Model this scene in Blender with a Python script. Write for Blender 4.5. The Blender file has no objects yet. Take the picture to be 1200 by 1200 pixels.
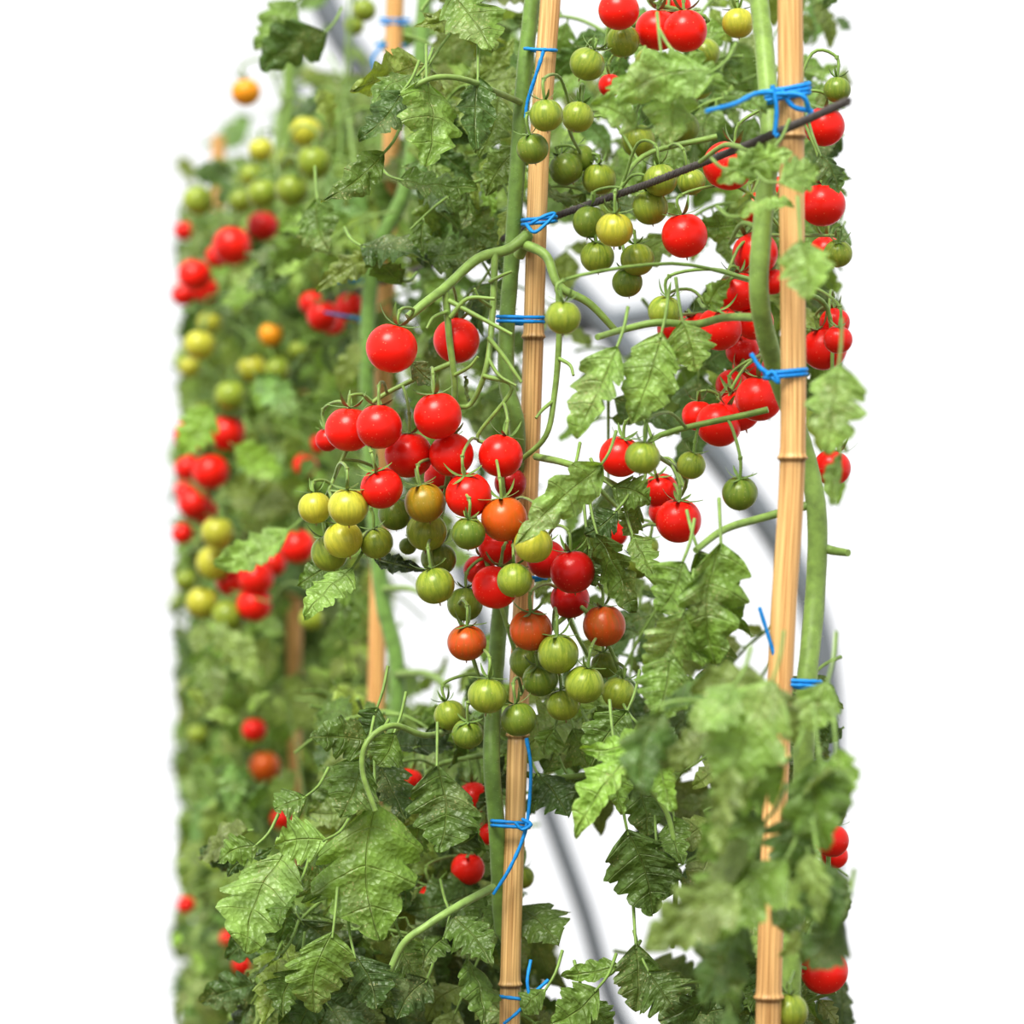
import bpy, math, random
import numpy as np
from mathutils import Vector
random.seed(11); rng=np.random.default_rng(7)
S=bpy.context.scene
S.view_settings.view_transform='Standard'
S.view_settings.look='None'
S.view_settings.gamma=0.82
S.view_settings.exposure=0.2
F=4000.0; D0=2.0; ZC=1.2
def W(px,py,d=0.0):
    k=(D0+d)/F
    return np.array([(px-600)*k, d, ZC-(py-600)*k])
def PX(p):
    k=F/(D0+p[1]); return 600+p[0]*k, 600-(p[2]-ZC)*k
def mm(px,d=0.0): return px*(D0+d)/F
def nrm(v):
    v=np.asarray(v,float); return v/(np.linalg.norm(v)+1e-12)
# ------------------------------------------------------------ mesh builder
class MB:
    def __init__(s): s.v=[];s.q=[];s.u=[];s.c=[];s.n=0
    def grid(s,P,U,C,close=False):
        a,b=P.shape[:2]
        idx=np.arange(a*b).reshape(a,b)+s.n
        if close: idx=np.concatenate([idx,idx[:,:1]],1)
        q=np.stack([idx[:-1,:-1],idx[:-1,1:],idx[1:,1:],idx[1:,:-1]],-1).reshape(-1,4)
        s.v.append(P.reshape(-1,3)); s.q.append(q)
        s.u.append(np.broadcast_to(U,P.shape).reshape(-1,3)); s.c.append(np.broadcast_to(np.append(C,1.0) if np.ndim(C)==1 else C,(a,b,4)).reshape(-1,4))
        s.n+=a*b
    def make(s,name,mat,parent=None):
        v=np.concatenate(s.v);q=np.concatenate(s.q)
        me=bpy.data.meshes.new(name)
        me.vertices.add(len(v)); me.vertices.foreach_set('co',v.astype(np.float32).ravel())
        me.loops.add(len(q)*4); me.loops.foreach_set('vertex_index',q.astype(np.int32).ravel())
        me.polygons.add(len(q)); me.polygons.foreach_set('loop_start',(np.arange(len(q))*4).astype(np.int32))
        me.polygons.foreach_set('use_smooth',np.ones(len(q),bool))
        me.update(calc_edges=True)
        a=me.attributes.new('uvp','FLOAT_VECTOR','POINT'); a.data.foreach_set('vector',np.concatenate(s.u).astype(np.float32).ravel())
        a=me.attributes.new('tint','FLOAT_COLOR','POINT'); a.data.foreach_set('color',np.concatenate(s.c).astype(np.float32).ravel())
        me.materials.append(mat)
        o=bpy.data.objects.new(name,me); S.collection.objects.link(o)
        if parent: o.parent=parent
        return o
def smooth(pts,sub=6):
    P=np.array(pts,float)
    if len(P)<3 : 
        t=np.linspace(0,1,sub+1)[:,None]; return P[0]*(1-t)+P[1]*t
    Q=np.vstack([2*P[0]-P[1],P,2*P[-1]-P[-2]]); out=[]
    for i in range(1,len(Q)-2):
        for t in np.linspace(0,1,sub,endpoint=False):
            a,b,c,d=Q[i-1:i+3]
            out.append(.5*((2*b)+(-a+c)*t+(2*a-5*b+4*c-d)*t*t+(-a+3*b-3*c+d)*t**3))
    out.append(P[-1]); return np.array(out)
def tube(mb,pts,r0,r1=None,col=(.2,.35,.08),n=8,sub=6,bump=0.0):
    if r1 is None:r1=r0
    P=smooth(pts,sub); m=len(P)
    T=np.gradient(P,axis=0); T/=np.linalg.norm(T,axis=1)[:,None]+1e-12
    ref=np.array([0.13,-1.0,0.07]) if abs(T[:,1]).mean()<.8 else np.array([1.0,0,0])
    A=np.cross(T,ref); A/=np.linalg.norm(A,axis=1)[:,None]+1e-12
    B=np.cross(T,A)
    R=np.linspace(r0,r1,m)
    if bump: R=R*(1+bump*rng.standard_normal(m))
    th=np.linspace(0,2*math.pi,n,endpoint=False)
    G=P[:,None]+R[:,None,None]*(np.cos(th)[None,:,None]*A[:,None]+np.sin(th)[None,:,None]*B[:,None])
    L=np.concatenate([[0],np.cumsum(np.linalg.norm(np.diff(P,axis=0),axis=1))])
    U=np.stack(np.broadcast_arrays(np.cos(th)[None,:],np.sin(th)[None,:],L[:,None]),-1)
    mb.grid(G,U,np.array(col),close=True)
    for e,c in ((0,P[0]),(-1,P[-1])):
        ring=G[e]; cap=np.stack([ring,np.broadcast_to(c,ring.shape)]); mb.grid(cap,np.stack([U[e],U[e]]),np.array(col),close=True)
# ------------------------------------------------------------ leaflet
def leaflet(mb,base,tip,width,hint=None,col=(.1,.22,.06),hi=True,droop=None,fold=None):
    base=np.asarray(base,float);tip=np.asarray(tip,float)
    Y=tip-base; L=np.linalg.norm(Y); Y=Y/L
    if hint is None: hint=np.array([random.gauss(0,.5),-1,random.gauss(.4,.4)])
    N=nrm(hint-Y*np.dot(hint,Y)); X=np.cross(Y,N)
    nt,ns=(50,13) if hi else (22,7)
    t=np.linspace(0,1,nt)
    s=np.linspace(-1,1,ns)
    ph=random.uniform(-.15,.15); nl=random.choice([3.5,4.0,4.5]) if L>.022 else random.choice([2.6,3.0])
    sl=random.uniform(.45,.7)
    def wf(side):
        env=np.sin(math.pi*np.clip(t,0,1)**.66)**.62*(1-.42*t)
        x=t*nl+ph+side*.1
        fr=x-np.floor(x)
        lob=np.clip(np.sin(math.pi*fr**.8),0,1)**.8
        dep=random.uniform(.35,.68)*(1-.45*t)
        amp=.85+.3*np.sin(np.floor(x)*2.4+random.uniform(0,6))
        ser=.05*np.sin(t*nl*2.5*6.28+side*2)*(1-t)
        w=env*(1-np.clip(dep*amp,0,.8)*(1-lob)+ser)
        w[0]=.03;w[-1]=0.0
        return np.maximum(w,0)*random.uniform(.85,1.1)
    wl,wr=wf(0),wf(1)
    sx=np.abs(s)[None]; w=np.where(s[None]<0,wl[:,None],wr[:,None])
    hw=width*.58
    x=s[None]*w*hw
    y=t[:,None]*L*.95+ sx**1.3*w*hw*sl*(1-t[:,None]*.55)-.03*L
    y=np.minimum(y,L*1.0)
    dr=random.uniform(-.02,.40) if droop is None else droop
    fo=random.uniform(0,.7) if fold is None else fold
    z=-dr*L*(t[:,None]**2)
    z=z+fo*np.abs(x)*.8 - (.30+fo*.5)*x*x/hw
    xx=t[:,None]*nl+ph
    z=z- .040*L*np.cos(xx*6.28)*sx*w + .06*L*np.sin(t[:,None]*5+s[None]*2+random.uniform(0,6))*sx
    z=z+ .022*L*np.sin(t[:,None]*17+random.uniform(0,6))*np.sin(s[None]*6+random.uniform(0,6))
    tw=random.uniform(-.5,.5)
    z=z+tw*x*t[:,None]
    lat=random.uniform(-.15,.15)*L*np.sin(t[:,None]*math.pi*.9)
    x=x+lat
    P=base+X*x[...,None]+Y*y[...,None]+N*z[...,None]
    U=np.stack(np.broadcast_arrays(s[None]*w*hw/.001,xx,random.random()),-1)
    mb.grid(P,U,np.array(col))
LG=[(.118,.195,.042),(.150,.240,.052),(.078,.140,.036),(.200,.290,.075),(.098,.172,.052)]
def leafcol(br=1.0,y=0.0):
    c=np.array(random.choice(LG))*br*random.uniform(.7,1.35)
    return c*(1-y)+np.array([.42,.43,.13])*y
def inrange(p,m=4):
    x,y=PX(p); return 200+m<=x<=1000-m
# density mask (50 px cells of the photo): which parts of the row carry foliage
MASK="""
0012143512555555
0012235324666424
0013456524555433
0134556424554333
3456555323433344
5666567322223344
6777653321112344
7777543321112344
7777533321234335
7776433322442225
7776332221221014
7776332212011002
7776423223211001
7776522222343200
7776521222455301
7777521222453202
7777621333534555
7777653323552555
7777766312531555
7777777511033355
7777777510014366
7777777520004366
7777777631033466
7777766643455456
""".split()
MASK=[[int(c) for c in (r+'6'*16)[:16]] for r in MASK]
def dens(x,y):
    i=int((x-200)//50); j=int(y//50)
    if i<0 or i>15: return 0
    return MASK[min(max(j,0),23)][i]
STEMC=(.20,.31,.070)
FR=[]   # fruit anchors (px,py,r,depth): random foliage keeps clear of the fruit in front of it
KEEP=[] # cane lines likewise
def blocks(c,l,prob=.93):
    x,y=PX(c); d=c[1]; rl=l*.42*F/(D0+d)
    for fx,fy,fr_,fd in FR:
        if d<fd+.02 and (fx-x)**2+(fy-y)**2<(fr_*.8+rl)**2: return random.random()<prob
    for pts,fd in KEEP:
        if d<fd and pts[0][1]-10<y<pts[-1][1]+10:
            cx=np.interp(y,[p[1] for p in pts],[p[0] for p in pts])
            if abs(cx-x)<rl+8: return random.random()<.92
    return False
def compound(lm,sm,root,dirv,L,col,lsz,hi=False,npair=2):
    """tomato leaf: drooping rachis with pairs of lobed leaflets + terminal one"""
    dirv=nrm(dirv); pts=[root]
    for k in range(1,5):
        f=k/4
        pts.append(root+dirv*L*f+np.array([0,0,-1])*L*.5*f*f)
    P=smooth(pts,4); m=len(P)
    T=nrm(P[-1]-P[-4])
    up=np.array([random.gauss(0,.4),-.9,random.gauss(.5,.35)])
    side=nrm(np.cross(T,up))
    specs=[(P[-1],T,1.3)]
    for k in range(npair):
        f=.88-.42*k
        b=P[int(f*(m-1))]
        for sgn in (-1,1):
            d=nrm(side*sgn+T*random.uniform(.2,.9)+np.array([0,random.gauss(0,.25),-.4]))
            specs.append((b,d,random.uniform(.75,1.1)))
            if random.random()<.35:
                b2=P[int((f-.2)*(m-1))]
                specs.append((b2,nrm(side*sgn+np.array([0,0,-.2])),.42))
    okc=0
    for b,d,k in specs:
        l=lsz*k*random.uniform(.8,1.2)
        st=b+d*l*.12; tp=b+d*l*1.12; ce=(st+tp)/2
        cx,cy=PX(ce); tx,ty=PX(tp)
        if not (inrange(tp,2) and inrange(b,6) and inrange(ce,l*.22*F/(D0+b[1]))): continue
        dd=dens(cx,cy)
        if dd==0 or (dd<=2 and random.random()<.8): continue
        if dens(tx,ty)==0 and random.random()<.7: continue
        if blocks(ce,l): continue
        okc+=1
        hint=up+np.array([random.gauss(0,.45),0,random.gauss(0,.35)])
        leaflet(lm,st,tp,l*random.uniform(.46,.72),hint,col*random.uniform(.8,1.2),hi)
        tube(sm,[b,st+d*l*.05],.0007,.0005,STEMC,n=4,sub=1)
    if okc>=3 and all(inrange(p,6) for p in P) and not blocks(P[m//2],L*.8,1.0): tube(sm,[p for p in P[::4]],.0013,.0008,STEMC,n=5,sub=3)
    return okc
# ------------------------------------------------------------ tomato
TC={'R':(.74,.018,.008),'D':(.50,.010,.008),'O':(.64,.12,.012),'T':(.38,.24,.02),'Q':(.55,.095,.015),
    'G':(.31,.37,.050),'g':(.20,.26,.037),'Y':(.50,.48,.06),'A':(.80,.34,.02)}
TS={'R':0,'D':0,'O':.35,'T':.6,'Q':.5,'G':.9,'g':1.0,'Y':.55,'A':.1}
def tomato(fm,cm,c,r,kind,axis,hi=True):
    px,py=PX(c); FR.append((px,py,r*F/(D0+c[1]),c[1]))
    a=nrm(axis); h=np.array([random.gauss(0,1),random.gauss(0,1),0]); X=nrm(h-a*np.dot(h,a)); Yv=np.cross(a,X)
    nu,nv=(32,20) if hi else (20,12)
    ph=np.linspace(0,2*math.pi,nu,endpoint=False); th=np.linspace(0.001,math.pi-.001,nv)
    rr=r*(1-.10*np.exp(-(th/.33)**2)-.02*np.exp(-((math.pi-th)/.25)**2))
    lob=1+.008*np.cos(ph*5+random.random()*6)[None]*np.sin(th)[:,None]
    rad=(rr*np.sin(th))[:,None]*lob
    hz=(rr*np.cos(th)*random.uniform(.92,.99))[:,None]+0*lob
    P=c+X*(rad*np.cos(ph))[...,None]+Yv*(rad*np.sin(ph))[...,None]+a*hz[...,None]
    sd=random.random()*40
    U=np.stack(np.broadcast_arrays(np.cos(ph)[None]+sd,np.sin(ph)[None],th[:,None]/math.pi),-1)
    col=np.array(TC[kind])*random.uniform(.9,1.1); 
    C=np.append(col,TS[kind])
    fm.grid(P,U,np.broadcast_to(C,(nv,nu,4)),close=True)
    if kind!='R' and hi or random.random()<.3:
        tube(cm,[c-a*r*.93,c-a*r*1.03+np.array([0,0,-r*.06])],r*.045,r*.02,(.30,.16,.06),n=5,sub=1)
    top=c+a*r*.86
    for k in range(5 if hi else 4):
        an=k*2*math.pi/5+random.uniform(-.25,.25); o=X*math.cos(an)+Yv*math.sin(an)
        L=r*random.uniform(.85,1.25); w=r*.10; n=7
        t=np.linspace(0,1,n)
        rise=random.uniform(.1,.95)
        cen=top+np.outer(t*L*(1-.35*rise*t),o)+np.outer(r*(.05+rise*t**1.8*.95-.12*t*(1-rise)),a)
        sd=np.cross(a,o); ww=(w*np.sin(math.pi*np.clip(t*.86+.1,0,1))**.8)[:,None]
        G=np.stack([cen-sd*ww,cen+a*w*.3,cen+sd*ww],1)
        cm.grid(G,np.zeros(3),np.array((.16,.26,.06)))
    return top
def pedicel(cm,top,a,q,r=.0009,col=STEMC):
    a=nrm(a); d=np.linalg.norm(q-top)
    up=np.array([0,0,1.0])
    k=top+nrm(a+up)*min(d*.4,.012)
    lo=max(0,k[2]-q[2])
    j=k*.45+q*.55+up*(d*.08+lo*.55)
    tube(cm,[top-a*.002,k,j,q],r,r*1.1,col,n=6,sub=5)
    tube(cm,[k-a*.0010,k+a*.0010],r*1.45,r*1.45,col,n=6,sub=2)
# ------------------------------------------------------------ materials
def nodes(name):
    m=bpy.data.materials.new(name); m.use_nodes=True; nt=m.node_tree; nt.nodes.clear(); return m,nt
def N(nt,t,**k):
    n=nt.nodes.new(t)
    for a,b in k.items(): setattr(n,a,b)
    return n
def math_(nt,op,a,b=None,c=None,clamp=False):
    n=N(nt,'ShaderNodeMath',operation=op); n.use_clamp=clamp
    for i,v in enumerate((a,b,c)):
        if v is None: continue
        if isinstance(v,(int,float)): n.inputs[i].default_value=v
        else: nt.links.new(v,n.inputs[i])
    return n.outputs[0]
def mixc(nt,f,a,b,mode='MIX'):
    n=N(nt,'ShaderNodeMix',data_type='RGBA',blend_type=mode)
    for s,v in ((0,f),(6,a),(7,b)):
        if isinstance(v,(int,float)): n.inputs[s].default_value=v
        elif isinstance(v,tuple): n.inputs[s].default_value=(*v,1)
        else: nt.links.new(v,n.inputs[s])
    return n.outputs[2]
def mat_leaf():
    m,nt=nodes('leaf_green'); L=nt.links
    at=N(nt,'ShaderNodeAttribute',attribute_name='tint'); uv=N(nt,'ShaderNodeAttribute',attribute_name='uvp')
    sp=N(nt,'ShaderNodeSeparateXYZ'); L.new(uv.outputs['Vector'],sp.inputs[0])
    ax=math_(nt,'ABSOLUTE',sp.outputs[0])
    mid=math_(nt,'SUBTRACT',1,math_(nt,'DIVIDE',ax,.7),clamp=True)
    tc=N(nt,'ShaderNodeTexCoord')
    no=N(nt,'ShaderNodeTexNoise'); no.inputs['Scale'].default_value=90; no.inputs['Detail'].default_value=4; L.new(tc.outputs['Object'],no.inputs['Vector'])
    tt=math_(nt,'ADD',sp.outputs[1],math_(nt,'MULTIPLY',no.outputs[0],.12))
    fr=math_(nt,'FRACT',math_(nt,'SUBTRACT',tt,.06))
    dv=math_(nt,'ABSOLUTE',math_(nt,'SUBTRACT',fr,.5))
    sv=math_(nt,'SUBTRACT',1,math_(nt,'DIVIDE',dv,.05),clamp=True)
    fr2=math_(nt,'FRACT',math_(nt,'MULTIPLY',tt,3.0))
    sv2=math_(nt,'SUBTRACT',1,math_(nt,'DIVIDE',math_(nt,'ABSOLUTE',math_(nt,'SUBTRACT',fr2,.5)),.16),clamp=True)
    vein=math_(nt,'MAXIMUM',math_(nt,'MAXIMUM',mid,math_(nt,'MULTIPLY',sv,.6)),math_(nt,'MULTIPLY',sv2,.12))
    vo=N(nt,'ShaderNodeTexVoronoi'); vo.inputs['Scale'].default_value=300; L.new(tc.outputs['Object'],vo.inputs['Vector'])
    vs=N(nt,'ShaderNodeTexVoronoi'); vs.inputs['Scale'].default_value=420; L.new(tc.outputs['Object'],vs.inputs['Vector'])
    v=math_(nt,'ADD',math_(nt,'MULTIPLY',no.outputs[0],1.5),.30)
    hs=N(nt,'ShaderNodeVectorMath',operation='SCALE'); L.new(at.outputs['Color'],hs.inputs[0]); L.new(v,hs.inputs['Scale'])
    no2=N(nt,'ShaderNodeTexNoise'); no2.inputs['Scale'].default_value=26; no2.inputs['Detail'].default_value=5; L.new(tc.outputs['Object'],no2.inputs['Vector'])
    pale=math_(nt,'MULTIPLY',math_(nt,'SUBTRACT',no2.outputs[0],.51),5.0,clamp=True)
    c=mixc(nt,math_(nt,'MULTIPLY',pale,.40),hs.outputs[0],(.36,.41,.22))
    c=mixc(nt,math_(nt,'MULTIPLY',vein,.38),c,(.40,.48,.20))
    spot=math_(nt,'MULTIPLY',math_(nt,'LESS_THAN',vs.outputs['Distance'],.24),math_(nt,'GREATER_THAN',no2.outputs[0],.54))
    c=mixc(nt,math_(nt,'MULTIPLY',spot,.40),c,(.50,.45,.26))
    geo=N(nt,'ShaderNodeNewGeometry')
    c=mixc(nt,math_(nt,'MULTIPLY',geo.outputs['Backfacing'],.3),c,(.30,.38,.20))
    h=math_(nt,'ADD',math_(nt,'MULTIPLY',vein,-.9),math_(nt,'ADD',math_(nt,'MULTIPLY',vo.outputs['Distance'],.8),math_(nt,'MULTIPLY',no.outputs[0],1.5)))
    bp=N(nt,'ShaderNodeBump'); bp.inputs['Strength'].default_value=.8; bp.inputs['Distance'].default_value=.0016; L.new(h,bp.inputs['Height'])
    b=N(nt,'ShaderNodeBsdfPrincipled'); L.new(c,b.inputs['Base Color']); b.inputs['Roughness'].default_value=.42
    b.inputs['Specular IOR Level'].default_value=.6; L.new(bp.outputs[0],b.inputs['Normal'])
    tr=N(nt,'ShaderNodeBsdfTranslucent'); L.new(mixc(nt,1.0,c,(1.75,1.75,.6),'MULTIPLY'),tr.inputs['Color']); L.new(bp.outputs[0],tr.inputs['Normal'])
    mx=N(nt,'ShaderNodeMixShader'); mx.inputs[0].default_value=.27; L.new(b.outputs[0],mx.inputs[1]); L.new(tr.outputs[0],mx.inputs[2])
    o=N(nt,'ShaderNodeOutputMaterial'); L.new(mx.outputs[0],o.inputs[0]); return m
def mat_fruit():
    m,nt=nodes('tomato_skin'); L=nt.links
    at=N(nt,'ShaderNodeAttribute',attribute_name='tint'); uv=N(nt,'ShaderNodeAttribute',attribute_name='uvp')
    mp=N(nt,'ShaderNodeMapping'); mp.inputs['Scale'].default_value=(3.2,3.2,2.2); L.new(uv.outputs['Vector'],mp.inputs[0])
    no=N(nt,'ShaderNodeTexNoise'); no.inputs['Scale'].default_value=1.6; no.inputs['Detail'].default_value=4; no.inputs['Roughness'].default_value=.65; L.new(mp.outputs[0],no.inputs['Vector'])
    sp=N(nt,'ShaderNodeSeparateXYZ'); L.new(uv.outputs['Vector'],sp.inputs[0])
    topf=math_(nt,'SUBTRACT',1.0,math_(nt,'MULTIPLY',sp.outputs[2],1.0),clamp=True)
    st=math_(nt,'MULTIPLY',math_(nt,'SUBTRACT',no.outputs[0],.40),4.0,clamp=True)
    f=math_(nt,'MULTIPLY',math_(nt,'MULTIPLY',st,math_(nt,'ADD',math_(nt,'MULTIPLY',topf,.8),.12)),at.outputs['Alpha'],clamp=True)
    c=mixc(nt,f,at.outputs['Color'],(.07,.16,.02))
    tc=N(nt,'ShaderNodeTexCoord')
    vo=N(nt,'ShaderNodeTexVoronoi'); vo.inputs['Scale'].default_value=380; L.new(tc.outputs['Object'],vo.inputs['Vector'])
    c=mixc(nt,math_(nt,'MULTIPLY',math_(nt,'LESS_THAN',vo.outputs['Distance'],.13),.22),c,(.85,.6,.35))
    b=N(nt,'ShaderNodeBsdfPrincipled'); L.new(c,b.inputs['Base Color']); b.inputs['Roughness'].default_value=.30
    b.inputs['Specular IOR Level'].default_value=.42
    o=N(nt,'ShaderNodeOutputMaterial'); L.new(b.outputs[0],o.inputs[0]); return m
def mat_stem():
    m,nt=nodes('stem_green'); L=nt.links
    at=N(nt,'ShaderNodeAttribute',attribute_name='tint'); tc=N(nt,'ShaderNodeTexCoord')
    no=N(nt,'ShaderNodeTexNoise'); no.inputs['Scale'].default_value=150; no.inputs['Detail'].default_value=4; L.new(tc.outputs['Object'],no.inputs['Vector'])
    hs=N(nt,'ShaderNodeVectorMath',operation='SCALE'); L.new(at.outputs['Color'],hs.inputs[0]); L.new(math_(nt,'ADD',no.outputs[0],.5),hs.inputs['Scale'])
    bp=N(nt,'ShaderNodeBump'); bp.inputs['Strength'].default_value=.4; bp.inputs['Distance'].default_value=.001; L.new(no.outputs[0],bp.inputs['Height'])
    b=N(nt,'ShaderNodeBsdfPrincipled'); L.new(hs.outputs[0],b.inputs['Base Color']); b.inputs['Roughness'].default_value=.5
    b.inputs['Sheen Weight'].default_value=.2; L.new(bp.outputs[0],b.inputs['Normal'])
    o=N(nt,'ShaderNodeOutputMaterial'); L.new(b.outputs[0],o.inputs[0]); return m
def mat_bamboo():
    m,nt=nodes('bamboo'); L=nt.links
    at=N(nt,'ShaderNodeAttribute',attribute_name='tint'); uv=N(nt,'ShaderNodeAttribute',attribute_name='uvp')
    mp=N(nt,'ShaderNodeMapping'); mp.inputs['Scale'].default_value=(5,5,9); L.new(uv.outputs['Vector'],mp.inputs[0])
    no=N(nt,'ShaderNodeTexNoise'); no.inputs['Scale'].default_value=1.5; no.inputs['Detail'].default_value=5; L.new(mp.outputs[0],no.inputs['Vector'])
    cr=N(nt,'ShaderNodeValToRGB'); cr.color_ramp.elements[0].position=.3; cr.color_ramp.elements[0].color=(.42,.23,.08,1)
    cr.color_ramp.elements[1].position=.62; cr.color_ramp.elements[1].color=(.80,.55,.26,1); L.new(no.outputs[0],cr.inputs[0])
    c=mixc(nt,1.0,cr.outputs[0],at.outputs['Color'],'MULTIPLY')
    bp=N(nt,'ShaderNodeBump'); bp.inputs['Strength'].default_value=.25; bp.inputs['Distance'].default_value=.001; L.new(no.outputs[0],bp.inputs['Height'])
    b=N(nt,'ShaderNodeBsdfPrincipled'); L.new(c,b.inputs['Base Color']); b.inputs['Roughness'].default_value=.45; L.new(bp.outputs[0],b.inputs['Normal'])
    o=N(nt,'ShaderNodeOutputMaterial'); L.new(b.outputs[0],o.inputs[0]); return m
def mat_simple(name,col,rough=.5,metal=0,nscale=60,amt=.3):
    m,nt=nodes(name); L=nt.links
    tc=N(nt,'ShaderNodeTexCoord'); no=N(nt,'ShaderNodeTexNoise'); no.inputs['Scale'].default_value=nscale; no.inputs['Detail'].default_value=4; L.new(tc.outputs['Object'],no.inputs['Vector'])
    c=mixc(nt,no.outputs[0],tuple(np.clip(np.array(col)*(1-amt),0,1)),tuple(np.clip(np.array(col)*(1+amt),0,1)))
    b=N(nt,'ShaderNodeBsdfPrincipled'); L.new(c,b.inputs['Base Color']); b.inputs['Roughness'].default_value=rough; b.inputs['Metallic'].default_value=metal
    bp=N(nt,'ShaderNodeBump'); bp.inputs['Strength'].default_value=.3; bp.inputs['Distance'].default_value=.001; L.new(no.outputs[0],bp.inputs['Height']); L.new(bp.outputs[0],b.inputs['Normal'])
    o=N(nt,'ShaderNodeOutputMaterial'); L.new(b.outputs[0],o.inputs[0]); return m
def mat_sheet():
    m,nt=nodes('polythene_sheet'); L=nt.links
    tc=N(nt,'ShaderNodeTexCoord'); no=N(nt,'ShaderNodeTexNoise'); no.inputs['Scale'].default_value=1.5; L.new(tc.outputs['Object'],no.inputs['Vector'])
    t=N(nt,'ShaderNodeBsdfTransparent'); d=N(nt,'ShaderNodeBsdfTranslucent'); d.inputs['Color'].default_value=(.95,.96,.97,1)
    mx=N(nt,'ShaderNodeMixShader'); L.new(math_(nt,'ADD',math_(nt,'MULTIPLY',no.outputs[0],.2),.05),mx.inputs[0]); L.new(t.outputs[0],mx.inputs[1]); L.new(d.outputs[0],mx.inputs[2])
    o=N(nt,'ShaderNodeOutputMaterial'); L.new(mx.outputs[0],o.inputs[0]); return m
ML,MF,MS,MBm=mat_leaf(),mat_fruit(),mat_stem(),mat_bamboo()
MT=mat_simple('blue_twine',(.010,.27,.66),.55,0,400,.35)
MR=mat_simple('grey_rope',(.10,.09,.085),.7,0,300,.5)
MP=mat_simple('galvanised_pipe',(.17,.19,.21),.55,.1,30,.2)
MG=mat_simple('soil',(.12,.075,.045),.95,0,12,.5)
# ------------------------------------------------------------ plants
class Plant:
    def __init__(s): s.l,s.f,s.c=MB(),MB(),MB()
    def build(s):
        e=bpy.data.objects.new('tomato_plant',None); S.collection.objects.link(e)
        if s.l.n: s.l.make('leaves',ML,e)
        if s.f.n: s.f.make('tomatoes',MF,e)
        if s.c.n: s.c.make('stems',MS,e)
        return e
mid,right,far,far2=Plant(),Plant(),Plant(),Plant()
def stem(pl,pts,r,gx,gd,col=STEMC,hairs=0):
    P=[W(*p) for p in pts]; 
    P.append(np.array([gx,gd,.45])); P.append(np.array([gx,gd,-.02]))
    tube(pl.c,P,r,r*1.1,col,n=12,sub=8,bump=.02)
    if hairs:
        Q=smooth(P[:len(pts)],20)
        for _ in range(hairs):
            c=Q[random.randrange(len(Q))]+np.array([0,0,random.uniform(-.003,.003)]); a=random.uniform(0,6.28)
            o=np.array([math.cos(a),math.sin(a),random.uniform(-.2,.2)])
            tube(pl.c,[c+o*r*.95,c+o*(r+random.uniform(.0008,.0018))],.00010,.00005,(.45,.55,.30),n=3,sub=1)
stem(mid,[(628,-40,.05),(614,90,.045),(606,200,.04),(600,300,.04),(594,380,.035),(594,450,.03),(606,505,.03),(600,600,.06),(588,700,.07),(580,800,.06),(576,890,.04),(583,980,.04),(588,1080,.05),(600,1210,.05)],.0048,-.01,.07,(.17,.28,.06),1200)
stem(right,[(885,-40,-.12),(896,60,-.13),(902,160,-.15),(893,270,-.16),(890,350,-.16),(908,430,-.13),(940,520,-.1),(957,600,-.1),(955,700,-.1),(944,820,-.12),(940,950,-.12),(930,1100,-.12),(925,1210,-.12)],.0054,.14,-.12,(.24,.36,.085),600)
stem(far,[(500,-30,.5),(480,200,.5),(440,300,.5),(430,420,.5),(435,560,.5),(448,700,.5),(465,780,.5),(462,900,.5),(450,1200,.5)],.0055,-.09,.52,(.18,.31,.075))
stem(far2,[(340,60,1.0),(330,300,1.0),(318,470,1.0),(322,700,1.0),(335,900,1.0),(330,1200,1.0)],.006,-.2,1.0)
stem(far2,[(262,300,1.35),(255,600,1.35),(250,900,1.35),(250,1200,1.35)],.006,-.29,1.35)
def br(pl,pts,r0,r1=None,col=(.22,.33,.08)):
    P=[W(*p) for p in pts]; tube(pl.c,P,mm(r0),mm(r1 if r1 else r0*.8),col,n=10,sub=6,bump=.015); return smooth(P,6)
B=[]
B.append(br(mid,[(608,300,.03),(618,276,.02),(596,292,.015),(560,303,.01),(523,336,.0),(497,356,-.01),(478,372,-.015)],7,5))
B.append(br(mid,[(522,342,.0),(527,400,.005),(533,450,.01),(532,500,.02),(545,560,.03),(565,640,.03),(590,720,.03),(615,800,.03)],4.4,2.6))
B.append(br(mid,[(580,297,.012),(577,370,.01),(570,430,.0),(550,475,.01),(520,470,.0)],4.4,2.4))
B.append(br(mid,[(526,352,.0),(555,368,-.005),(600,392,-.01)],3.2,2.2))
B.append(br(mid,[(530,425,.008),(480,447,.01),(430,478,.01),(405,530,.02),(385,575,.01)],3.2,2.2))
B.append(br(mid,[(528,372,.0),(548,350,-.005),(580,350,-.008)],3,2))
B.append(br(mid,[(612,285,.02),(640,300,.01),(655,335,.005),(690,355,.005),(722,388,.01)],6.5,4))
B.append(br(mid,[(655,340,.0),(655,400,.005),(650,460,.01),(640,510,.01),(610,540,.02)],4,3))
B.append(br(mid,[(585,540,.02),(600,620,.02),(645,640,.02),(665,720,.02),(690,770,.02)],3.4,2.2))
B.append(br(mid,[(534,500,.02),(518,600,.02),(505,655,.02),(540,730,.02),(560,790,.02),(575,840,.02)],3.2,2.2))
B.append(br(mid,[(665,720,.02),(640,745,.01),(620,790,.015),(610,815,.01)],3,2))
B.append(br(mid,[(572,395,-.004),(592,420,-.006),(611,448,-.008)],3,2))
B.append(br(mid,[(566,440,.0),(600,455,.0),(560,510,.01),(575,520,.01)],3,2))
B.append(br(mid,[(655,690,.02),(690,720,.01),(715,760,.01),(725,785,.01)],3,2))
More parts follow.
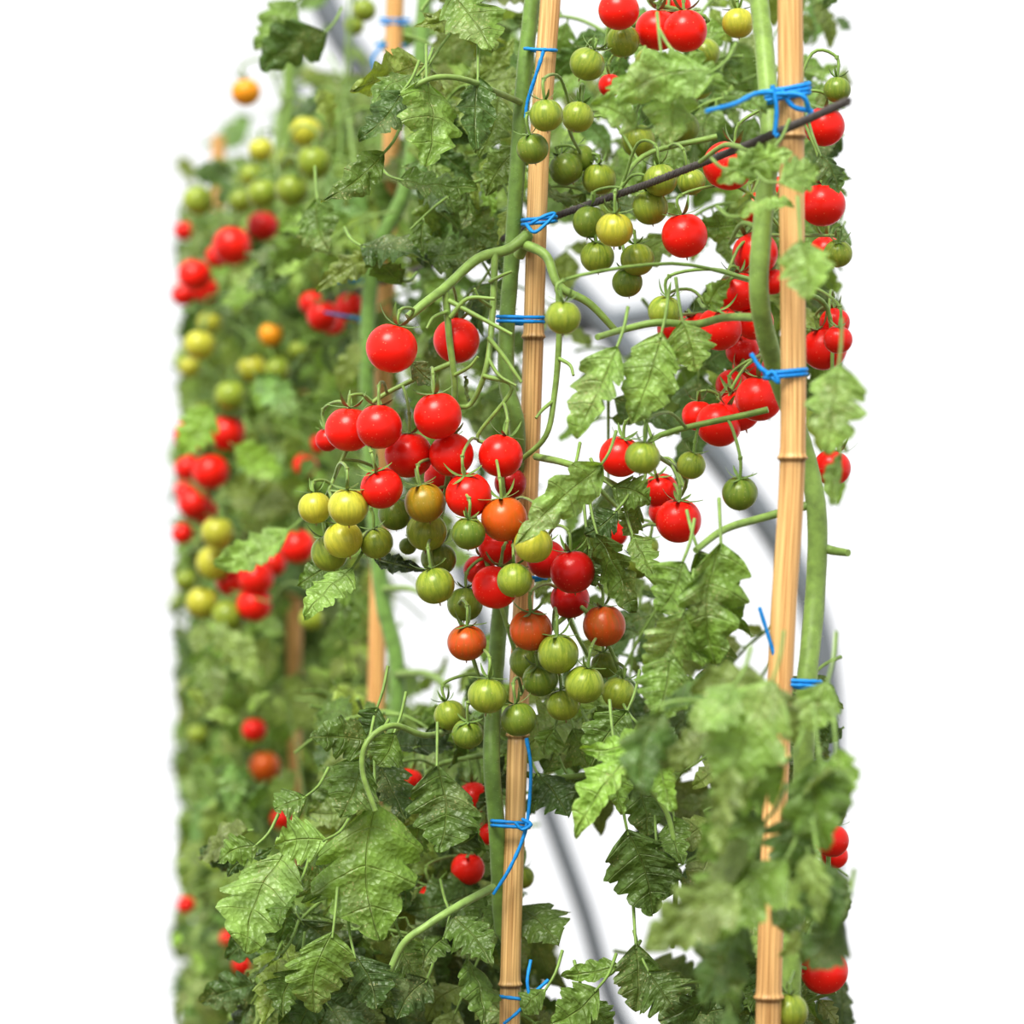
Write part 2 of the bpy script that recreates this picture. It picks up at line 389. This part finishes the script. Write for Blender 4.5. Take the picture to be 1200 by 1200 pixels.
for q in ([(524,365,.0),(508,372,-.005),(500,385,-.008)],[(532,440,.008),(550,430,.0),(560,418,-.004)],[(574,330,.01),(590,322,.0),(600,318,-.004)],[(576,360,.01),(562,350,.0),(556,338,-.004)],[(648,470,.01),(636,480,.004),(628,490,.0)],[(655,420,.005),(668,428,.0),(672,440,-.004)],[(572,420,.0),(585,440,-.003),(605,452,-.006)]):
    br(mid,q,2.4,1.6)
BP=np.vstack(B)
main=[(459,408,29,'R',-.03),(535,399,26,'R',.02),(409,503,27,'R',.0),(444,500,26,'R',-.03),(513,487,27,'R',-.025),(479,533,27,'R',0),(529,533,25,'R',-.01),
(587,534,25,'R',-.01),(447,572,24,'R',-.03),(549,580,26,'R',-.03),(498,589,23,'T',-.02),(591,608,26,'O',-.035),(369,595,19,'Y',0),(408,594,23,'Y',-.03),
(402,632,22,'Y',-.0),(386,648,21,'G',.02),(441,636,19,'G',.01),(463,602,19,'g',.03),(500,623,23,'G',.01),(549,625,19,'g',-.045),(510,686,22,'G',-.02),(545,708,20,'g',.02),
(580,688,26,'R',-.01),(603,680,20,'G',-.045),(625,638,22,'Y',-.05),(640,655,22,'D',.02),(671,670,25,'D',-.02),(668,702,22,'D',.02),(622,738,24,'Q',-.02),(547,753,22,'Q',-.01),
(708,733,24,'Q',-.01),(654,766,23,'G',-.03),(618,775,20,'g',.02),(633,796,20,'g',0),(685,802,22,'G',-.03),(660,826,19,'G',0),(571,815,22,'G',-.03),(608,843,20,'g',-.02),
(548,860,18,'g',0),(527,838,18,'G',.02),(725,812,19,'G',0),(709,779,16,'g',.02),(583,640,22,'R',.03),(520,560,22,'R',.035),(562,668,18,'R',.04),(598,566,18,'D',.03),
(514,655,20,'g',.03),(384,515,14,'R',.06),(478,640,10,'g',.05)]
for x,y,r,k,d in main:
    c=W(x,y,d); R=mm(r,d)*1.05
    ax=np.array([random.gauss(0,.22),random.gauss(-.12,.22),1.0])
    if (x,y)==(459,408): ax=np.array([.28,-.05,1])
    a=nrm(ax); top=c+a*R*.86
    tgt=c+a*R*2.1
    dist=np.linalg.norm((BP-tgt)*np.array([1,.6,1]),axis=1)+np.where(BP[:,2]<c[2]+R*1.1,.03,0)
    q=BP[dist.argmin()]
    tomato(mid.f,mid.c,c,R,k,a)
    pedicel(mid.c,top,a,q,.0009,(.22,.33,.08))
def cluster(pl,lst,root,hi=True,dj=.02):
    pts=[]
    for x,y,r,k,d in lst:
        d+=random.uniform(-dj,dj); c=W(x,y,d); R=mm(r,d)
        a=nrm([random.gauss(0,.25),random.gauss(-.1,.2),1]); pts.append((c,R,k,a))
    pts.sort(key=lambda p:-p[0][2])
    rt=W(*root); axp=[rt]; n=len(pts); step=3
    for i in range(0,n,step):
        g=pts[i:i+step]; m=sum(p[0] for p in g)/len(g)+np.array([0,.012,mm(22)]); axp.append(m)
    tube(pl.c,axp,.0019,.0009,STEMC,n=8,sub=6)
    A=smooth(axp,10)
    for c,R,k,a in pts:
        tgt=c+a*R*2.2
        q=A[np.linalg.norm(A-tgt,axis=1).argmin()]
        tomato(pl.f,pl.c,c,R,k,a,hi); pedicel(pl.c,c+a*R*.86,a,q)
cluster(right,[(725,12,24,'R',.0),(770,35,26,'R',.05),(803,36,26,'R',.03),(715,100,14,'R',.08),(865,27,19,'Y',.0),(730,48,20,'G',.02),(688,75,21,'G',-.05),(760,72,16,'G',.08),(826,62,18,'G',.1),(790,8,20,'R',.08)],(880,-20,.0))
cluster(right,[(640,135,20,'G',-.08),(677,137,19,'G',-.04),(624,174,19,'g',-.06),(663,198,20,'g',.04),(702,210,20,'G',.05),(748,165,20,'G',.05),(800,150,20,'g',.1),(818,100,18,'G',.1)],(760,60,.0))
cluster(right,[(774,211,20,'G',-.01),(810,213,17,'G',0),(762,243,21,'G',.02),(720,269,22,'Y',-.01),(691,260,20,'g',.03),(700,301,20,'G',.01),(747,304,20,'G',-.0),(735,331,18,'g',.03),(680,185,17,'g',.06)],(840,160,.04))
cluster(right,[(802,276,27,'R',-.02),(853,194,30,'R',-.04),(966,148,24,'R',-.02),(964,240,27,'R',-.03),(884,243,20,'R',.05),(885,297,27,'R',.04),(981,105,16,'g',-.05),(968,295,20,'R',.05),(982,297,17,'G',-.05),(915,225,20,'R',.08)],(900,120,-.1))
cluster(right,[(866,342,25,'R',.0),(843,385,27,'R',.0),(885,378,22,'R',.04),(779,365,20,'G',-.06),(790,385,20,'R',.05),(818,388,22,'R',.03),(660,372,21,'G',-.15),(905,330,16,'R',.05),(870,410,20,'R',.06)],(888,330,-.1))
cluster(right,[(889,467,28,'R',-.03),(842,498,27,'R',-.02),(866,481,26,'R',.01),(818,487,19,'R',.03),(858,452,20,'R',.05),(878,430,20,'R',.07)],(905,410,-.1))
cluster(right,[(982,398,17,'R',-.03),(966,408,27,'R',.02),(978,378,18,'R',.05),(975,548,22,'R',0)],(940,340,.0))
cluster(right,[(727,535,25,'R',.0),(753,536,21,'G',-.12),(810,545,17,'G',-.05),(867,578,21,'g',-.06),(774,575,21,'R',.03),(795,610,27,'R',-.02),(748,663,15,'g',.05),(780,600,20,'R',.06)],(900,480,-.08))
cluster(right,[(975,985,20,'R',-.0),(966,1138,28,'R',-.05),(925,1185,22,'G',-.15),(978,1003,16,'R',.06)],(945,900,-.1))
cluster(mid,[(555,935,20,'R',.12),(548,1018,20,'R',.12),(512,1055,23,'R',.12),(533,1045,15,'R',.15),(467,932,15,'R',.15),(490,990,15,'R',.2),(612,1028,14,'G',.12),(575,975,16,'R',.14),(480,915,16,'R',.2)],(590,880,.12))
cluster(mid,[(720,625,16,'R',.1),(760,640,12,'G',.1)],(690,560,.1))
cluster(far2,[(288,108,17,'A',.8),(358,154,19,'Y',.7),(368,190,21,'G',.6),(342,222,20,'G',.6),(308,226,19,'G',.7),(306,175,15,'Y',.8),(330,187,14,'G',.9),(295,205,14,'G',.8)],(340,110,.8),False)
cluster(far2,[(272,288,23,'R',.8),(308,265,19,'D',.9),(232,235,18,'G',.9),(282,235,15,'G',.8),(228,322,20,'R',.9),(255,300,14,'R',.9),(215,345,14,'R',1.0),(216,270,12,'R',1.0),(240,340,16,'R',1.0)],(270,190,.9),False)
cluster(far,[(378,370,19,'R',.6),(410,360,18,'R',.6),(365,355,15,'R',.7),(390,378,15,'R',.7),(427,12,14,'G',.6),(415,30,12,'G',.7)],(430,320,.5),False)
cluster(far2,[(296,432,18,'Y',.8),(325,434,16,'G',.8),(234,404,19,'Y',.8),(270,463,19,'G',.8),(318,392,15,'A',.8),(245,378,15,'Y',.9),(235,486,17,'G',.8),(350,410,12,'G',.8),(222,430,13,'Y',1.0)],(310,330,.9),False)
cluster(far2,[(224,510,21,'R',.8),(266,507,22,'R',.8),(220,548,16,'R',.9),(247,553,22,'R',.8),(228,590,20,'R',.9),(214,625,13,'R',.9),(358,545,15,'R',.7),(240,600,15,'R',.95),(216,575,12,'R',1.0),(375,520,12,'R',.7)],(250,440,.9),False)
cluster(far,[(348,640,21,'R',.6),(255,624,20,'Y',.7),(250,660,21,'Y',.7),(300,678,21,'R',.7),(272,680,20,'R',.72),(298,708,21,'R',.7),(237,706,20,'Y',.7),(267,722,20,'G',.7),(365,725,15,'G',.6),(218,680,13,'G',.8),(320,660,16,'R',.75)],(320,600,.65),False)
cluster(far,[(298,855,15,'R',.8),(310,898,19,'O',.9),(365,1030,13,'R',.7),(330,960,13,'R',.9),(285,1130,13,'R',.8),(268,1100,11,'R',.9),(218,1060,11,'R',1.0),(232,860,13,'G',1.0)],(330,800,.8),False)
br(right,[(888,372,-.15),(850,372,-.12),(815,380,-.1),(770,378,-.1),(735,385,-.1),(700,395,-.12)],5,3.5)
br(right,[(955,590,-.1),(900,605,-.1),(850,620,-.12),(815,645,-.14)],5,3.5)
br(right,[(958,640,-.1),(975,645,-.1),(994,648,-.11)],6,4); br(right,[(902,160,-.15),(880,175,-.14),(850,170,-.12),(820,190,-.1)],4,2.5); br(right,[(893,270,-.16),(870,262,-.15),(855,285,-.13)],3.5,2)
br(mid,[(628,535,.03),(670,545,.0),(720,568,.0),(750,590,.0)],4.5,3)
br(mid,[(578,1040,.03),(540,1060,.0),(500,1085,-.01),(470,1110,-.01),(445,1170,-.01)],5,4,(.24,.36,.10))
br(mid,[(590,900,.05),(640,912,.05),(690,908,.05),(735,905,.0),(780,950,.0),(792,1020,.0),(788,1110,.02)],4,3)
br(mid,[(540,850,.05),(500,862,.0),(460,850,-.02),(430,870,-.03),(425,905,-.03),(440,950,-.03)],4,3)
br(far,[(462,790,.5),(500,790,.45),(525,805,.4)],6,5)
br(far,[(448,690,.5),(480,690,.45),(500,700,.4)],5,3)
br(mid,[(610,120,.04),(575,105,.0),(540,92,-.03),(505,92,-.04),(470,110,-.04)],4,3)
HL=[(500,98,505,196,84,-.03,1.2),(560,95,560,178,48,-.02,1.1),(528,-8,580,66,68,0,1.1),(470,110,412,160,52,-.03,1.0),(490,88,440,120,48,0,1.1),(448,182,368,238,44,-.02,.75),
(380,40,305,92,60,.3,1.0),(345,5,290,50,55,.4,1.0),(470,212,565,208,48,.05,1.0),(372,235,385,298,55,.2,1.0),(425,290,505,300,62,.1,.85),(490,300,570,280,50,.1,.7),(530,240,590,290,50,.12,.75),
(470,330,420,300,44,.1,.9),(550,470,540,440,18,.03,.8),(483,425,512,452,28,-.01,.9),(338,622,240,655,48,.3,1.5),(412,668,352,725,46,-.02,1.5),(395,660,345,690,40,.05,.9),(440,655,500,668,22,.06,.35),
(703,548,603,642,52,-.09,1.35),(668,560,640,600,30,-.04,1.0),(722,410,662,515,66,-.15,1.4),(775,392,735,505,66,-.15,1.4),(800,378,815,440,50,-.13,1.4),(830,360,850,330,30,-.12,1.3),
(700,628,738,728,66,-.03,.85),(718,572,765,592,42,-.02,.9),(722,600,682,628,36,-.02,.8),(742,630,770,685,32,-.02,1.3),(690,640,700,690,34,-.02,.9),(748,590,730,630,36,.0,.9),
(845,640,850,790,86,-.16,1.15),(820,650,878,760,60,-.15,1.1),(800,660,765,720,70,-.15,1.2),(800,720,755,800,66,-.16,1.3),(785,770,765,850,60,-.15,1.1),(800,740,830,780,50,-.14,1.2),
(735,835,690,905,60,-.05,1.0),(720,875,735,960,46,-.1,1.2),(748,850,800,880,44,-.02,.9),(740,900,765,985,64,-.01,.9),(735,975,765,1082,84,-.01,.85),(790,960,800,1010,40,.0,.9),(770,1000,775,1060,50,.0,.8),(790,1020,830,1060,40,.02,.8),
(650,855,637,888,36,.02,.9),(672,855,690,905,48,.03,.8),(700,850,740,830,40,.04,.8),(630,908,668,958,54,.04,.85),(665,910,700,955,52,.05,.8),(640,905,650,880,30,.05,.8),
(440,945,452,1115,120,-.03,1.2),(512,900,512,1008,84,-.02,.85),(430,868,362,865,46,-.02,.8),(425,890,390,960,66,-.02,.95),(445,895,480,960,60,.02,.8),(358,935,318,950,46,-.01,1.0),(382,985,318,992,52,-.03,1.5),(335,1000,288,1128,84,-.02,1.3),
(352,1035,322,1082,48,-.02,1.0),(390,1095,375,1198,70,-.02,1.1),(395,1045,350,1010,50,0,.9),(442,830,422,872,40,0,.9),(462,860,440,900,44,0,.9),(300,992,252,1015,38,-.01,1.0),(415,1120,440,1190,60,-.01,.8),(480,1140,435,1175,50,-.01,.8),
(470,1100,500,1150,44,-.01,.9),(530,1075,575,1130,48,-.01,.95),(548,1125,575,1205,56,-.01,1.0),(520,1100,500,1130,36,0,.8),(500,1150,470,1195,50,0,.8),(530,990,560,975,40,.05,.8),(490,965,470,1010,40,.05,.8),(540,955,565,1000,56,.06,.9),
(724,1132,652,1140,28,-.01,1.1),(745,1108,752,1190,68,-.01,.9),(700,1160,640,1200,56,-.01,1.0),(760,1140,800,1195,60,-.02,.9),(640,1160,610,1190,40,.0,.9),(690,1175,720,1215,40,0,.9),(330,1120,290,1150,50,0,.9),(350,1140,335,1195,50,0,.8),
(905,800,835,935,105,-.37,1.35),(860,805,800,850,70,-.35,1.4),(915,900,830,940,80,-.35,1.2),(960,890,975,1000,80,-.38,1.1),(895,965,815,1010,80,-.35,1.1),(920,1010,825,1112,105,-.38,1.05),(970,800,945,860,60,-.32,1.4),(955,940,930,1040,70,-.36,1.0),
(870,1080,812,1185,84,-.35,1.1),(985,1080,945,1140,60,-.38,1.0),(960,1010,980,1100,60,-.38,1.0),(983,430,962,535,72,-.30,1.3),(985,535,985,595,28,-.28,1.3),(850,1110,870,1190,60,-.3,1.0),(840,1060,800,1120,60,-.28,1.0),(980,880,985,950,40,-.35,1.2),
(775,65,790,172,84,-.20,1.4),(835,85,715,130,62,-.22,1.4),(865,200,935,178,40,-.22,1.4),(900,180,835,218,34,-.22,1.4),(870,255,930,232,40,-.24,1.5),(938,285,940,352,64,-.30,1.4),(915,215,965,195,44,-.26,1.3),(800,70,860,100,50,-.2,1.2),
(740,90,700,120,40,-.18,1.2),(850,110,900,135,30,-.18,1.1),(960,180,985,230,36,-.1,1.1),(880,230,850,262,30,-.2,1.2),(745,150,690,120,44,-.2,1.3)]
for x0,y0,x1,y1,w,d,bri in HL:
    dd=d+random.uniform(-.012,.012)
    pl=mid if d>-.1 else right
    if x0<400 and y0<300 or d>=.3: pl=far
    b=W(x0,y0,dd+random.uniform(0,.015)); t=W(x1,y1,dd-random.uniform(-.01,.02))
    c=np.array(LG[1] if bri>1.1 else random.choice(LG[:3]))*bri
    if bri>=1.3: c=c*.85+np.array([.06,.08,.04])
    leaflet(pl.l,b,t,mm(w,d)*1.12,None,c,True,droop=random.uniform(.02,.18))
    v=nrm(b-t); tube(pl.c,[b+v*.002*-1,b+v*.008+np.array([0,.004,.004]),b+v*.014+np.array([0,.012,.012])],.0008,.0011,STEMC,n=5,sub=3)
KEEP.append(([(645,0),(632,180),(625,400),(618,600),(609,800),(604,950),(597,1200)],.03))
KEEP.append(([(602,0),(602,200),(594,450)],.03))
KEEP.append(([(926,0),(928,250),(929,530),(915,780),(900,1200)],-.16))
KEEP.append(([(895,0),(902,160),(890,350),(908,430),(957,600),(944,820),(935,1000)],-.12))
KEEP.append(([(463,0),(457,230),(450,400),(441,800)],.5))
KEEP.append(([(435,560),(448,700),(465,780),(462,850)],.45))
KEEP.append(([(346,700),(344,900),(342,1050)],1.05))
# ---- foliage filling the row
def fill(pl,x0,x1,y0,y1,d0,d1,rate,lsz,bri,hi=False,mind=1,L=.06):
    for j in range(24):
        for i in range(16):
            cx,cy=200+50*i,50*j
            if not(x0<=cx<x1 and y0<=cy<y1): continue
            q=MASK[j][i]
            if q<mind: continue
            n=q*rate; n=int(n)+(random.random()<n-int(n))
            for _ in range(n):
                d=random.uniform(d0,d1)
                p=W(cx+random.uniform(0,50),cy+random.uniform(-35,35),d)
                a=random.uniform(0,6.28)
                dv=np.array([math.cos(a),random.gauss(0,.4),math.sin(a)*.5])
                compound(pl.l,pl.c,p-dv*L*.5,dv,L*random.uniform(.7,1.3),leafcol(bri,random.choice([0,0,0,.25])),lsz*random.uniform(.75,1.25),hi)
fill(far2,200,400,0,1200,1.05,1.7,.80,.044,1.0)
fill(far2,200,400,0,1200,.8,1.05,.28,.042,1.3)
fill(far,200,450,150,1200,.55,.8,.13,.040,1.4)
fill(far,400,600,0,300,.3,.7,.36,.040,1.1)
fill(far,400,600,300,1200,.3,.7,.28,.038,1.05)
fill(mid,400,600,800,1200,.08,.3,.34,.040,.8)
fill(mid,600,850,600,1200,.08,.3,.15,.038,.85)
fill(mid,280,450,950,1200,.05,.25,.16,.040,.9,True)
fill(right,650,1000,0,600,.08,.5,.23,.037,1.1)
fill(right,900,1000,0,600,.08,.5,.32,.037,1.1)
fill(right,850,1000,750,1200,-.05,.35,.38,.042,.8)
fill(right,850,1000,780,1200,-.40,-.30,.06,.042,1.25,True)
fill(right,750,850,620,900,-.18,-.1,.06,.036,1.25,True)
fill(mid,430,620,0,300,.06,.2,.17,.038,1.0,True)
for p in (mid,right,far,far2): p.build()
# ------------------------------------------------------------ bamboo canes
def cane(pts,r,nodes_,gx,gd,tint=(1,1,1)):
    mb=MB(); P=[W(*p) for p in pts]
    last=P[-1]; P.append(np.array([last[0]*.6+gx*.4,gd,.6])); P.append(np.array([gx,gd,-.03]))
    Sm=smooth(P,40)
    Lc=np.concatenate([[0],np.cumsum(np.linalg.norm(np.diff(Sm,axis=0),axis=1))])
    nl=[]
    for ny in nodes_:
        k=min(range(len(Sm)),key=lambda i:abs(PX(Sm[i])[1]-ny)); nl.append(Lc[k])
    l=(nl[-1] if nl else .2)+.2
    while l<Lc[-1]: nl.append(l); l+=.2
    ls=sorted(set(list(np.linspace(0,Lc[-1],160))+[a+o for a in nl for o in (-.006,-.003,-.0018,-.0008,0,.0008,.0018,.003,.006) if 0<a+o<Lc[-1]]))
    Q=np.stack([np.interp(ls,Lc,Sm[:,i]) for i in range(3)],1); ls=np.array(ls)
    R=r*(1+.07*sum(np.exp(-((ls-a)/.0035)**2) for a in nl)+.16*sum(np.exp(-((ls-a)/.0009)**2) for a in nl)-.09*sum(np.exp(-((ls-a-.0022)/.0008)**2) for a in nl))
    th=np.linspace(0,2*math.pi,20,endpoint=False)
    G=Q[:,None]+R[:,None,None]*np.stack([np.cos(th),np.sin(th),0*th],-1)[None]
    U=np.stack(np.broadcast_arrays(np.cos(th)[None],np.sin(th)[None],ls[:,None]),-1)
    dk=1-.5*sum(np.exp(-((ls-a-.0015)/.0015)**2) for a in nl)-.12*sum(np.exp(-((ls-a-.006)/.01)**2) for a in nl)
    C=np.ones((len(ls),20,4)); C[...,:3]=dk[:,None,None]*np.array(tint)
    mb.grid(G,U,C,close=True)
    top=G[0]; mb.grid(np.stack([top,np.broadcast_to(Q[0],top.shape)]),np.stack([U[0],U[0]]),np.array((.6,.5,.4)),close=True)
    return mb.make('bamboo_cane',MBm)
cane([(648,-60,.03),(645,0,.03),(632,180,.03),(625,400,.04),(618,600,.05),(609,800,.05),(604,950,.04),(597,1210,.04)],.0061,[-200,395,862,1150],-.008,.04)
cane([(926,-60,-.17),(926,0,-.17),(928,250,-.17),(929,530,-.17),(915,780,-.17),(900,1210,-.17)],.0069,[160,536,890,1172],.125,-.17,(1.0,.95,.9))
cane([(467,-60,.55),(463,0,.55),(457,230,.55),(450,400,.55),(441,800,.55),(432,1210,.55)],.0066,[210,640],-.12,.55,(.97,.87,.77))
cane([(352,440,1.0),(344,800,1.0),(338,1210,1.0)],.0070,[700],-.22,1.0,(.97,.87,.77))
cane([(256,160,1.4),(250,700,1.4),(243,1210,1.4)],.0068,[600],-.32,1.4,(.9,.8,.7))
# ------------------------------------------------------------ blue twine ties
def twine(paths,d=0.0,r=.0011):
    mb=MB()
    for p in paths:
        P=[W(*q) for q in p]; tube(mb,P,r,r*.9,(1,1,1),n=6,sub=6,bump=.08)
    return mb.make('twine_tie',MT)
def wrap(x0,x1,y,dy,d,dep=.014,n=1):
    out=[]
    for k in range(n):
        o=k*5
        out.append([(x0,y+o,d),(x0+4,y+o+dy*.1,d-dep*.8),((x0+x1)/2,y+o+dy*.5,d-dep),(x1-4,y+o+dy*.9,d-dep*.8),(x1,y+o+dy,d),(x1-4,y+o+dy,d+dep*.8),((x0+x1)/2,y+o+dy*.5+3,d+dep),(x0+4,y+o,d+dep*.8),(x0,y+o,d)])
    return out
twine(wrap(612,652,258,-4,.03,.013,2)+[[(616,262,.015),(626,272,.01),(640,262,.01),(650,250,.012),(636,254,.01),(622,262,.012)]])
twine(wrap(583,637,371,1,.035,.014,2))
twine([[(637,60,.015),(630,82,.015),(618,120,.02),(616,138,.02)],*wrap(615,652,57,2,.03,.012,1)])
twine(wrap(576,620,962,3,.035,.013,2)+[[(617,865,.02),(622,900,.02),(619,955,.018),(612,985,.018),(596,1020,.018),(578,1048,.02)],[(612,960,.02),(622,966,.015),(612,972,.015),(604,964,.015)]])
twine([[(643,1148,.02),(625,1165,.02),(608,1185,.02),(590,1200,.02)],*wrap(586,622,1168,4,.035,.013,1),[(622,1125,.025),(618,1150,.02),(622,1175,.02)]])
twine(wrap(612,640,676,2,.05,.012,1))
twine(wrap(880,948,112,-14,-.165,.014,3)+[[(905,108,-.195),(885,110,-.20),(860,122,-.23),(828,130,-.25)],[(905,100,-.185),(910,125,-.185),(908,158,-.185)],[(915,105,-.185),(930,125,-.185),(952,132,-.185),(925,150,-.185),(908,160,-.185)],[(910,110,-.185),(940,112,-.19),(950,135,-.185)]],r=.0014)
twine(wrap(896,945,438,-5,-.165,.014,2)+[[(903,440,-.185),(890,430,-.185),(880,414,-.185)],[(903,440,-.185),(912,448,-.187),(906,436,-.187),(898,440,-.186)]],r=.0013)
twine(wrap(915,962,797,2,-.16,.014,2)+[[(915,797,-.17),(905,760,-.175),(890,712,-.18)]])
twine(wrap(446,480,22,1,.56,.016,2)); twine(wrap(420,470,376,1,.56,.016,2)+[[(440,376,.53),(415,372,.52),(380,366,.52)]])
twine([[(450,52,.53),(437,68,.53),(440,85,.53)],*wrap(440,476,52,1,.56,.014,1)]); twine(wrap(395,468,330,-8,.56,.016,1))
# ------------------------------------------------------------ support rope
mb=MB(); base=smooth([W(995,118,-.24),W(930,147,-.2),W(860,176,-.12),W(760,215,-.02),W(650,254,.06),W(560,292,.25),W(500,312,.42),W(430,336,.58),W(345,362,1.1),W(252,395,1.5)],60)
for k in range(3):
    s=np.concatenate([[0],np.cumsum(np.linalg.norm(np.diff(base,axis=0),axis=1))])
    an=s/.006*2*math.pi/1.6+k*2.094
    P=base+.0013*np.stack([0.3*np.cos(an),np.cos(an),np.sin(an)],1)
    tube(mb,P,.0013,.0013,(1,1,1),n=5,sub=1)
mb.make('support_rope',MR)
# ------------------------------------------------------------ greenhouse
def pipe(pts,r,name='greenhouse_pipe'):
    mb=MB(); tube(mb,pts,r,r,(1,1,1),n=16,sub=10); return mb.make(name,MP)
pipe([W(355,-60,2.0),W(388,20,2.0),W(432,85,2.0),W(560,222,2.0),W(700,372,2.0),W(840,535,2.0),W(935,675,2.0),W(968,800,2.0),W(970,1000,2.0),np.array([W(970,1000,2.0)[0],2.0,-.02])],.016)
g=W(735,1210,2.2)
pipe([W(335,80,2.2),W(400,270,2.2),W(480,500,2.2),W(560,720,2.2),W(640,945,2.2),W(682,1060,2.2),W(735,1210,2.2),np.array([g[0]+.1,2.2,.5]),np.array([g[0]+.15,2.2,-.02])],.010)
pipe([W(560,400,2.03),W(700,378,2.03),W(850,355,2.03),W(965,345,2.03)],.012)
def sheet(name,P,mat):
    me=bpy.data.meshes.new(name); a,b=P.shape[:2]; idx=np.arange(a*b).reshape(a,b)
    q=np.stack([idx[:-1,:-1],idx[:-1,1:],idx[1:,1:],idx[1:,:-1]],-1).reshape(-1,4)
    me.from_pydata(P.reshape(-1,3).tolist(),[],q.tolist()); me.materials.append(mat)
    for p in me.polygons:p.use_smooth=True
    o=bpy.data.objects.new(name,me); S.collection.objects.link(o); return o
xs=np.linspace(-4,4,60); zs=np.linspace(0,3.2,30)
X,Z=np.meshgrid(xs,zs); Yw=3.0+.02*np.sin(X*7)+.01*np.sin(Z*9+X*3)
sheet('wall_back',np.stack([X,Yw,Z],-1),mat_sheet())
xs=np.linspace(-4,4,60); ys=np.linspace(-4,3.05,60); X,Y=np.meshgrid(xs,ys)
sheet('floor',np.stack([X,Y,.006*np.sin(X*9)*np.sin(Y*8)],-1),MG)
# ------------------------------------------------------------ light
w=bpy.data.worlds.new('overcast_sky'); S.world=w; w.use_nodes=True
bg=w.node_tree.nodes['Background']; bg.inputs[0].default_value=(.985,.99,1,1); bg.inputs[1].default_value=.97
sl=bpy.data.lights.new('sun','SUN'); sl.energy=4.3; sl.angle=math.radians(30); sl.color=(1,.98,.92)
so=bpy.data.objects.new('sun',sl); S.collection.objects.link(so)
so.rotation_euler=Vector((.30,.75,-.95)).to_track_quat('-Z','Y').to_euler()
# ------------------------------------------------------------ camera
cd=bpy.data.cameras.new('camera'); co=bpy.data.objects.new('camera',cd); S.collection.objects.link(co)
co.location=(0,-D0,ZC); co.rotation_euler=(math.pi/2,0,0); cd.lens=120; cd.sensor_width=36
cd.dof.use_dof=True; cd.dof.focus_distance=D0-.02; cd.dof.aperture_fstop=6.2
S.camera=co
